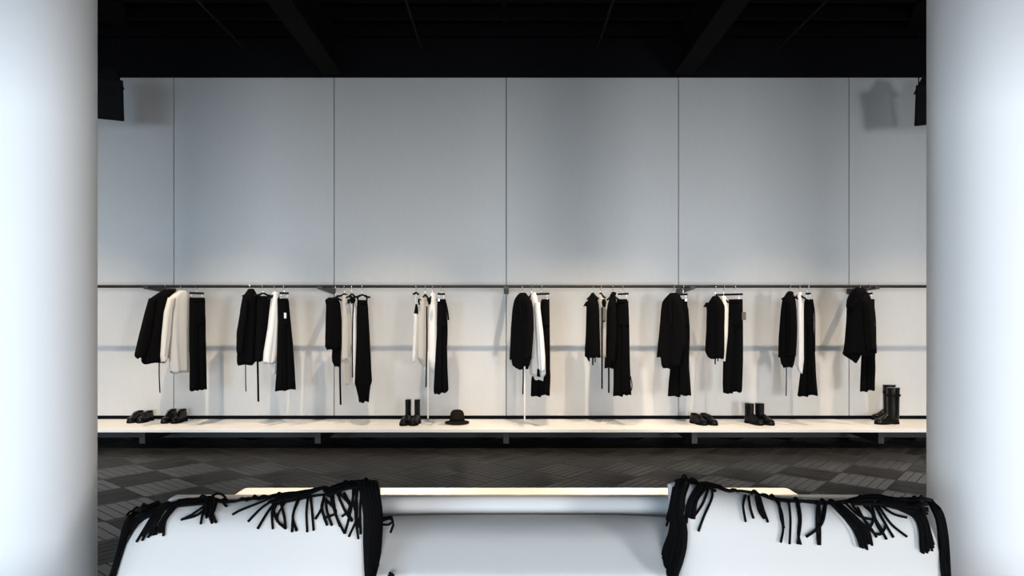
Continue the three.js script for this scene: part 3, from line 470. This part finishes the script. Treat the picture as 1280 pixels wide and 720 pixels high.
// ------------------------------------------------------------------ wall loudspeakers
function speaker(px, py, d, side, label) {
  const g = thing('loudspeaker', label, 'speaker', [X(px, d), Y(py, d), -d], 'loudspeakers by the ceiling', side * 0.42);
  const s = new THREE.Shape(); s.moveTo(-0.15, 0.19); s.lineTo(0.15, 0.19); s.lineTo(0.09, -0.13); s.lineTo(-0.09, -0.13); s.closePath();   // plan: wide front, narrow rear
  const q = new THREE.ExtrudeGeometry(s, { depth: 0.4, bevelEnabled: true, bevelSize: 0.008, bevelThickness: 0.008, bevelSegments: 2 }); q.rotateX(Math.PI / 2); q.translate(0, 0.2, 0); q.rotateX(0.28);
  mesh('cabinet', q, M.black, g);
  const gr = rbox(-0.14, 0.14, -0.19, 0.19, 0.195, 0.206, 0.005, 2); gr.rotateX(0.28); mesh('grille', gr, M.mesh, g);
  const ho = rbox(-0.09, 0.09, 0.04, 0.12, 0.204, 0.21, 0.003, 2); ho.rotateX(0.28); mesh('horn', ho, M.black, g);
  const rs = new THREE.Shape(); rs.moveTo(-0.13, 0.16); rs.lineTo(0.13, 0.16); rs.lineTo(0.06, 0.3); rs.lineTo(-0.06, 0.3); rs.closePath();
  mesh('rear_taper', new THREE.ExtrudeGeometry(rs, { depth: 0.2, bevelEnabled: true, bevelSize: 0.006, bevelThickness: 0.006, bevelSegments: 1 }).translate(0, 0, -0.12), M.black, g);
  const up = 4.72 - Y(py, d);
  mesh('yoke', mergeGeometries([rod(V(-0.1, 0.15, 0), V(-0.1, up - 0.02, -0.05), 0.006, 8), rod(V(0.1, 0.15, 0), V(0.1, up - 0.02, -0.05), 0.006, 8)]), M.black, g);
  mesh('ceiling_plate', box(-0.16, 0.16, up - 0.02, up, -0.32, 0.3), M.ceil, g);
}
speaker(136, 124, 7.2, 1, 'black tilted loudspeaker hung near the wall above the cropped jacket');
speaker(1162, 130, 7.2, -1, 'black tilted loudspeaker hung near the wall above the riding boots');

// ------------------------------------------------------------------ back-to-back sofa
const SX0 = -1.64, SX1 = 1.74;
{
  const g = thing('sofa', 'white upholstered back-to-back sofa with low centre backrest on the parquet', 'sofa', [0.05, 0, -3.2]);
  const a = SX0 - 0.05, b = SX1 - 0.05;
  mesh('plinth', rbox(a + 0.08, b - 0.08, 0.0, 0.07, -0.84, 0.98, 0.01), M.black, g);
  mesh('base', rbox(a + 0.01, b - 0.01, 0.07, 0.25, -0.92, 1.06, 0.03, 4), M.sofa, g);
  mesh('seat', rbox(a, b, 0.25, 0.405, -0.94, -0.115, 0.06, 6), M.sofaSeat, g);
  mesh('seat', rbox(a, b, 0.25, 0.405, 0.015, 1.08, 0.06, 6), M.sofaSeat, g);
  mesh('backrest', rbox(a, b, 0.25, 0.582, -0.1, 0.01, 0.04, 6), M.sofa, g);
}
// cushions
function pillow(xl, xr, top, bottom, zc, lean, T, nu = 60, nv = 40) {
  const at = (u, v, s) => {
    const t = top(u), y = lerp(bottom, t, v), x = lerp(xl(v), xr(v), u), k = Math.pow(Math.max(1 - Math.pow(Math.abs(2 * u - 1), 5), 0), 0.5) * Math.pow(Math.max(1 - Math.pow(Math.abs(2 * v - 1), 5), 0), 0.5);
    return V(x, y, zc - lean * v + s * T * k);
  };
  const pos = [], uv = [], idx = [];
  for (const s of [1, -1]) { const o = pos.length / 3; for (let j = 0; j <= nv; j++) for (let i = 0; i <= nu; i++) { const u = 0.5 - 0.5 * Math.cos(Math.PI * i / nu), v = 0.5 - 0.5 * Math.cos(Math.PI * j / nv), p = at(u, v, s); pos.push(p.x, p.y, p.z); uv.push(u * 1.2, v * 0.5); }
    for (let j = 0; j < nv; j++) for (let i = 0; i < nu; i++) { const A = o + j * (nu + 1) + i, B = A + 1, C = A + nu + 1, D = C + 1; s > 0 ? idx.push(A, B, C, B, D, C) : idx.push(A, C, B, B, C, D); } }
  const g = new THREE.BufferGeometry(); g.setAttribute('position', new THREE.Float32BufferAttribute(pos, 3)); g.setAttribute('uv', new THREE.Float32BufferAttribute(uv, 2)); g.setIndex(idx); g.computeVertexNormals();
  const uvAt = (x, y) => { let v = 0.9, u = 0.5; for (let q = 0; q < 5; q++) { u = (x - xl(clamp(v, 0, 1))) / (xr(clamp(v, 0, 1)) - xl(clamp(v, 0, 1))); v = (y - bottom) / (top(clamp(u, 0, 1)) - bottom); } return [u, v]; };
  return { g, depthAt(px, py) {                                                        // first depth at which a ray through this frame position meets the cover
    let best = 2.7, miss = 9;
    for (let d = 2.2; d < 3; d += 0.003) { const [u, v] = uvAt(X(px, d), Y(py, d)), out = Math.max(-u, u - 1, v - 1, 0), f = -at(clamp(u, 0, 1), clamp(v, 0, 1), 1).z; if (out <= 0 && d >= f) return d; const e = out + Math.abs(d - f); if (e < miss) { miss = e; best = d; } }
    return best; } };
}
function curve(pts) { return x => { let i = 0; while (i < pts.length - 2 && pts[i + 1][0] < x) i++; const a = pts[i], b = pts[i + 1], t = clamp((x - a[0]) / (b[0] - a[0]), 0, 1), s = t * t * (3 - 2 * t); return lerp(a[1], b[1], lerp(t, s, 0.5)); }; }
{
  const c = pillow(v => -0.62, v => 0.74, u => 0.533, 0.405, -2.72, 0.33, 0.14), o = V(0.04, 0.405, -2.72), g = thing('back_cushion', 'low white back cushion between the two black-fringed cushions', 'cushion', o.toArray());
  mesh('cover', shift(c.g, o), M.midCushionLightened, g);
}
function fringed(label, C, o, rope, strands, bundles, seed) {
  const g = thing('fringed_cushion', label, 'cushion', o.toArray(), 'white cushions with black fringe');
  mesh('cover', shift(C.g, o), M.cushion, g);
  const place = (px, py, lift) => P(px, py, C.depthAt(px, py) - lift);
  const R = rng(seed), r0 = 0.0052, smooth = pts => new THREE.SplineCurve(pts.map(p => new THREE.Vector2(...p))).getPoints(11).map(p => [p.x, p.y]);
  const add = (pts, lift, r = r0) => mesh('tassel_strand', shift(tube(smooth(pts).map(([x, y]) => place(x, y, lift)), r, 18, 6), o), M.cord, g);
  for (let k = 0; k < 3; k++) mesh('edge_cord', shift(tube(rope.map(([x, y]) => place(x + (R() - 0.5) * 2.5, y + (R() - 0.5) * 3.4, 0.005 + k * 0.004)), 0.0055, 90, 6), o), M.cord, g);
  for (const s of strands) add(s, 0.008 + R() * 0.008);
  for (const b of bundles) for (let k = 0; k < b.n; k++) {                              // a bunch of strands between two edge lines
    const t = (k + R() * 0.7) / b.n, cut = b.cut ? 1 - R() * b.cut : 1, pts = [], m = b.l.length;
    for (let i = 0; i < m; i++) { const f = i / (m - 1); if (f > cut + 0.01) break; const w = t + (R() - 0.5) * 0.12; pts.push([lerp(b.l[i][0], b.r[i][0], clamp(w, 0, 1)), lerp(b.l[i][1], b.r[i][1], t) + (R() - 0.5) * (i === m - 1 ? 8 : 3)]); }
    if (pts.length > 1) add(pts, 0.008 + R() * (b.thick ?? 0.02));
  }
  for (let i = 0; i + 1 < rope.length; i++) if (R() < 0.8) { const p = rope[i], q = rope[i + 1], t = R(), x = lerp(p[0], q[0], t), y = lerp(p[1], q[1], t), w = 3 + R() * 4; mesh('cord_knot', shift(tube([place(x - w, y + 1, 0.008), place(x - w * 0.3, y - 2 - R() * 3, 0.012), place(x + w * 0.4, y - 2, 0.012), place(x + w, y + 2, 0.008)], 0.005, 12, 6), o), M.cord, g); }
}
{
  const T = [[0, 0.6], [0.05, 0.665], [0.13, 0.69], [0.3, 0.685], [0.5, 0.69], [0.68, 0.715], [0.82, 0.745], [0.95, 0.755], [1, 0.74]], top = curve(T);
  const xl = v => lerp(-1.545, -1.5, v * v), xr = v => lerp(-0.53, -0.525, v);
  const C = pillow(xl, xr, top, 0.405, -2.58, 0.2, 0.13), o = V(-1.04, 0.405, -2.6);
  const rope = [[160, 650], [168, 640], [180, 634], [195, 631], [212, 631], [230, 626], [248, 625], [262, 623], [275, 626], [290, 627], [310, 624], [325, 623], [345, 620], [362, 617], [380, 616], [400, 611], [420, 612], [436, 605], [452, 602], [468, 602]];
  const S = [[[262, 622], [272, 617], [280, 620], [284, 627]], [[266, 624], [276, 626], [283, 633]], [[256, 632], [240, 643], [226, 650]], [[258, 634], [246, 644], [228, 649]], [[257, 630], [253, 643], [251, 655]], [[261, 636], [262, 645], [265, 654]], [[263, 636], [266, 644], [270, 653]], [[200, 640], [178, 650], [160, 668]],
    [[345, 620], [320, 630], [300, 638], [291, 643]], [[348, 622], [328, 634], [310, 652]], [[350, 622], [336, 638], [322, 661]], [[345, 625], [340, 640], [341, 661]], [[352, 622], [342, 638], [347, 652]], [[350, 626], [355, 645], [357, 661]], [[356, 628], [346, 648], [356, 660]], [[375, 618], [367, 640], [365, 665]], [[374, 624], [366, 645], [371, 664]], [[385, 620], [383, 640], [384, 665]], [[388, 619], [390, 640], [392, 663]], [[405, 618], [402, 635], [394, 649]], [[405, 622], [402, 635], [409, 657]], [[407, 624], [409, 640], [415, 657]], [[404, 622], [420, 640], [404, 648]], [[413, 620], [420, 645], [431, 667]], [[416, 618], [419, 640], [425, 658]], [[424, 616], [438, 634], [427, 646]], [[422, 618], [432, 640], [440, 651]], [[430, 616], [437, 630], [436, 640], [440, 652]], [[443, 608], [438, 640], [431, 667]], [[444, 610], [446, 645], [436, 671]], [[448, 606], [444, 640], [448, 674]], [[452, 606], [450, 640], [451, 668]], [[441, 606], [442, 630], [450, 660]]];
  S.push([[474, 649], [486, 646], [493, 650], [488, 666]], [[474, 652], [488, 648], [491, 651]], [[474, 655], [484, 656], [490, 653]]);
  const B = [
    { n: 10, l: [[196, 628], [172, 638], [156, 652], [148, 684], [136, 722]], r: [[214, 634], [186, 644], [164, 660], [154, 688], [142, 722]], thick: 0.02 },
    { n: 12, l: [[196, 631], [186, 652], [170, 674]], r: [[226, 630], [210, 648], [208, 668]], thick: 0.014 },
    { n: 9, l: [[255, 622], [255, 632], [257, 644]], r: [[271, 622], [270, 632], [267, 642]], thick: 0.02 },
    { n: 10, l: [[215, 630], [235, 624], [262, 622]], r: [[220, 634], [240, 631], [264, 630]], thick: 0.016 },
    { n: 8, l: [[335, 627], [366, 617], [405, 609]], r: [[345, 629], [376, 624], [408, 616]], thick: 0.016 },
    { n: 9, l: [[404, 614], [426, 605], [456, 601]], r: [[410, 620], [434, 612], [458, 610]], thick: 0.016 },
    { n: 38, l: [[448, 602], [455, 640], [455, 680], [457, 722]], r: [[470, 602], [477, 640], [476, 690], [468, 722]], thick: 0.03 },
    { n: 7, l: [[464, 602], [470, 640], [468, 690]], r: [[472, 604], [477, 640], [476, 694]], thick: 0.03 },
    { n: 6, l: [[460, 690], [466, 705], [484, 720]], r: [[470, 690], [474, 704], [494, 722]], thick: 0.02 }];
  fringed('white cushion with black cord fringe bunched at its inner corner, beside the knotted fringe', C, o, rope, S, B, 71);
}
{
  const T = [[0, 0.755], [0.04, 0.765], [0.12, 0.745], [0.25, 0.725], [0.42, 0.7], [0.6, 0.69], [0.8, 0.69], [0.93, 0.68], [1, 0.63]], top = curve(T);
  const xl = v => lerp(0.64, 0.66, v), xr = v => lerp(1.71, 1.72, v * v);
  const C = pillow(xl, xr, top, 0.405, -2.58, 0.2, 0.13), o = V(1.16, 0.405, -2.6);
  const rope = [[846, 601], [856, 598], [868, 603], [880, 606], [892, 608], [910, 613], [925, 615], [945, 618], [962, 622], [980, 625], [1000, 627], [1030, 628], [1055, 627], [1075, 624], [1092, 622], [1105, 624], [1130, 626], [1150, 624], [1164, 626]];
  const S = [[[862, 602], [856, 620], [854, 640]], [[853, 604], [852, 620], [855, 634]], [[886, 610], [878, 630], [868, 645]], [[890, 609], [890, 622], [880, 645], [873, 664]], [[932, 619], [929, 632], [932, 652]], [[936, 620], [938, 635], [942, 648]], [[945, 620], [948, 636], [955, 648]], [[950, 622], [954, 636], [960, 653]], [[947, 621], [953, 640], [956, 647]], [[970, 624], [977, 640], [979, 660], [976, 678]], [[974, 625], [976, 645], [980, 660]], [[986, 627], [988, 650], [987, 680]], [[996, 627], [999, 650], [998, 668], [1001, 681]], [[998, 627], [1001, 650], [997, 680]], [[1022, 628], [1021, 655], [1023, 681]], [[1024, 628], [1025, 655], [1025, 681]], [[1033, 629], [1027, 655], [1008, 671]], [[1031, 629], [1028, 645], [1024, 656]],
    [[1072, 634], [1088, 662], [1100, 668], [1108, 656]], [[1085, 633], [1098, 655], [1108, 674]], [[1094, 632], [1105, 652], [1117, 672]], [[1098, 632], [1114, 655], [1134, 671]], [[1100, 630], [1116, 642], [1134, 647]], [[1080, 632], [1092, 645], [1086, 660], [1075, 655]], [[1066, 632], [1085, 655], [1096, 672]], [[1090, 630], [1096, 655], [1104, 668]], [[1058, 630], [1075, 645], [1092, 650]]];
  const B = [
    { n: 46, l: [[846, 602], [838, 632], [838, 660], [829, 688], [824, 722]], r: [[858, 600], [852, 632], [858, 660], [857, 690], [846, 722]], thick: 0.03 },
    { n: 3, l: [[842, 610], [838, 630], [834, 646]], r: [[845, 620], [839, 640], [833, 661]], thick: 0.02 },
    { n: 9, l: [[872, 606], [860, 628], [856, 652]], r: [[886, 607], [872, 626], [868, 646]], thick: 0.016 },
    { n: 6, l: [[870, 603], [882, 604], [896, 607]], r: [[872, 607], [884, 610], [894, 612]], thick: 0.016 },
    { n: 8, l: [[1038, 629], [1060, 652], [1070, 668], [1075, 684]], r: [[1052, 628], [1072, 648], [1086, 664], [1092, 684]], thick: 0.016 },
    { n: 16, l: [[1062, 624], [1092, 618], [1120, 624], [1156, 621]], r: [[1066, 630], [1098, 632], [1124, 636], [1160, 640]], thick: 0.02 },
    { n: 16, l: [[1096, 626], [1120, 634], [1146, 652], [1152, 690]], r: [[1150, 626], [1158, 640], [1162, 658], [1168, 684]], thick: 0.02 },
    { n: 12, l: [[1160, 628], [1170, 650], [1174, 680], [1178, 722]], r: [[1166, 626], [1178, 640], [1184, 670], [1188, 722]], thick: 0.024 }];
  fringed('white cushion with black cord fringe strung along its whole top edge', C, o, rope, S, B, 93);
}

// ------------------------------------------------------------------ spotlights above the frame
{
  SPOTS.forEach(([x, tx, ty, cd], i) => {
    const s = thing('spotlight', 'black cylindrical spotlight on a stem above the ' + ['cropped jacket', 'flared trousers', 'long skirt', 'black blazer', 'grey scarf top', 'ankle boots', 'riding boots'][i], 'spotlight', [x, TRACK.y, TRACK.z], 'spotlights hung from the joists');
    const dir = V(tx - x, ty - TRACK.y, -8 - TRACK.z).normalize(), q = new THREE.Quaternion().setFromUnitVectors(V(0, 1, 0), dir);
    const can = new THREE.LatheGeometry([[0.0, -0.1], [0.045, -0.1], [0.05, -0.09], [0.05, 0.09], [0.043, 0.09], [0.041, 0.062]].map(p => new THREE.Vector2(...p)), 24); can.applyQuaternion(q); mesh('can', can, M.black, s);
    const lens = new THREE.CircleGeometry(0.04, 24); lens.rotateX(-Math.PI / 2); lens.translate(0, 0.064, 0); lens.applyQuaternion(q); mesh('lamp_lens', lens, M.glow, s);
    mesh('stem', rod(V(0, 0.04, 0), V(0, 0.315, 0), 0.008, 8), M.steel, s);
    const l = new THREE.SpotLight(WARM, cd, 0, 0.46, 1, 2); l.name = 'spot_beam'; l.castShadow = true; l.shadow.radius = 1.6;
    l.position.set(x, TRACK.y, TRACK.z).addScaledVector(dir, 0.1); l.target.position.set(tx, ty, -8); scene.add(l, l.target);
  });
}

DOWNS.forEach(([x, z, tx, tz, cd]) => {
  const s = thing('downlight', 'black round downlight above the white sofa ' + (x < -1 ? 'near the knotted fringe cushion' : x > 1 ? 'near the strung fringe cushion' : 'over its low middle cushion'), 'downlight', [x, 4.6, z], 'downlights above the sofa');
  mesh('can', new THREE.LatheGeometry([[0.0, 0.12], [0.055, 0.12], [0.06, 0.11], [0.06, -0.09], [0.052, -0.09], [0.05, -0.05]].map(p => new THREE.Vector2(...p)), 24), M.black, s);
  mesh('lamp_lens', new THREE.CircleGeometry(0.049, 24).rotateX(Math.PI / 2).translate(0, -0.055, 0), M.glow, s);
  const l = new THREE.SpotLight(WARM, cd, 0, 0.26, 1, 2); l.name = 'down_beam'; l.castShadow = true; l.shadow.radius = 2;
  l.position.set(x, 4.48, z); l.target.position.set(tx, 0.4, tz); scene.add(l, l.target);
});

renderer.render(scene, camera);
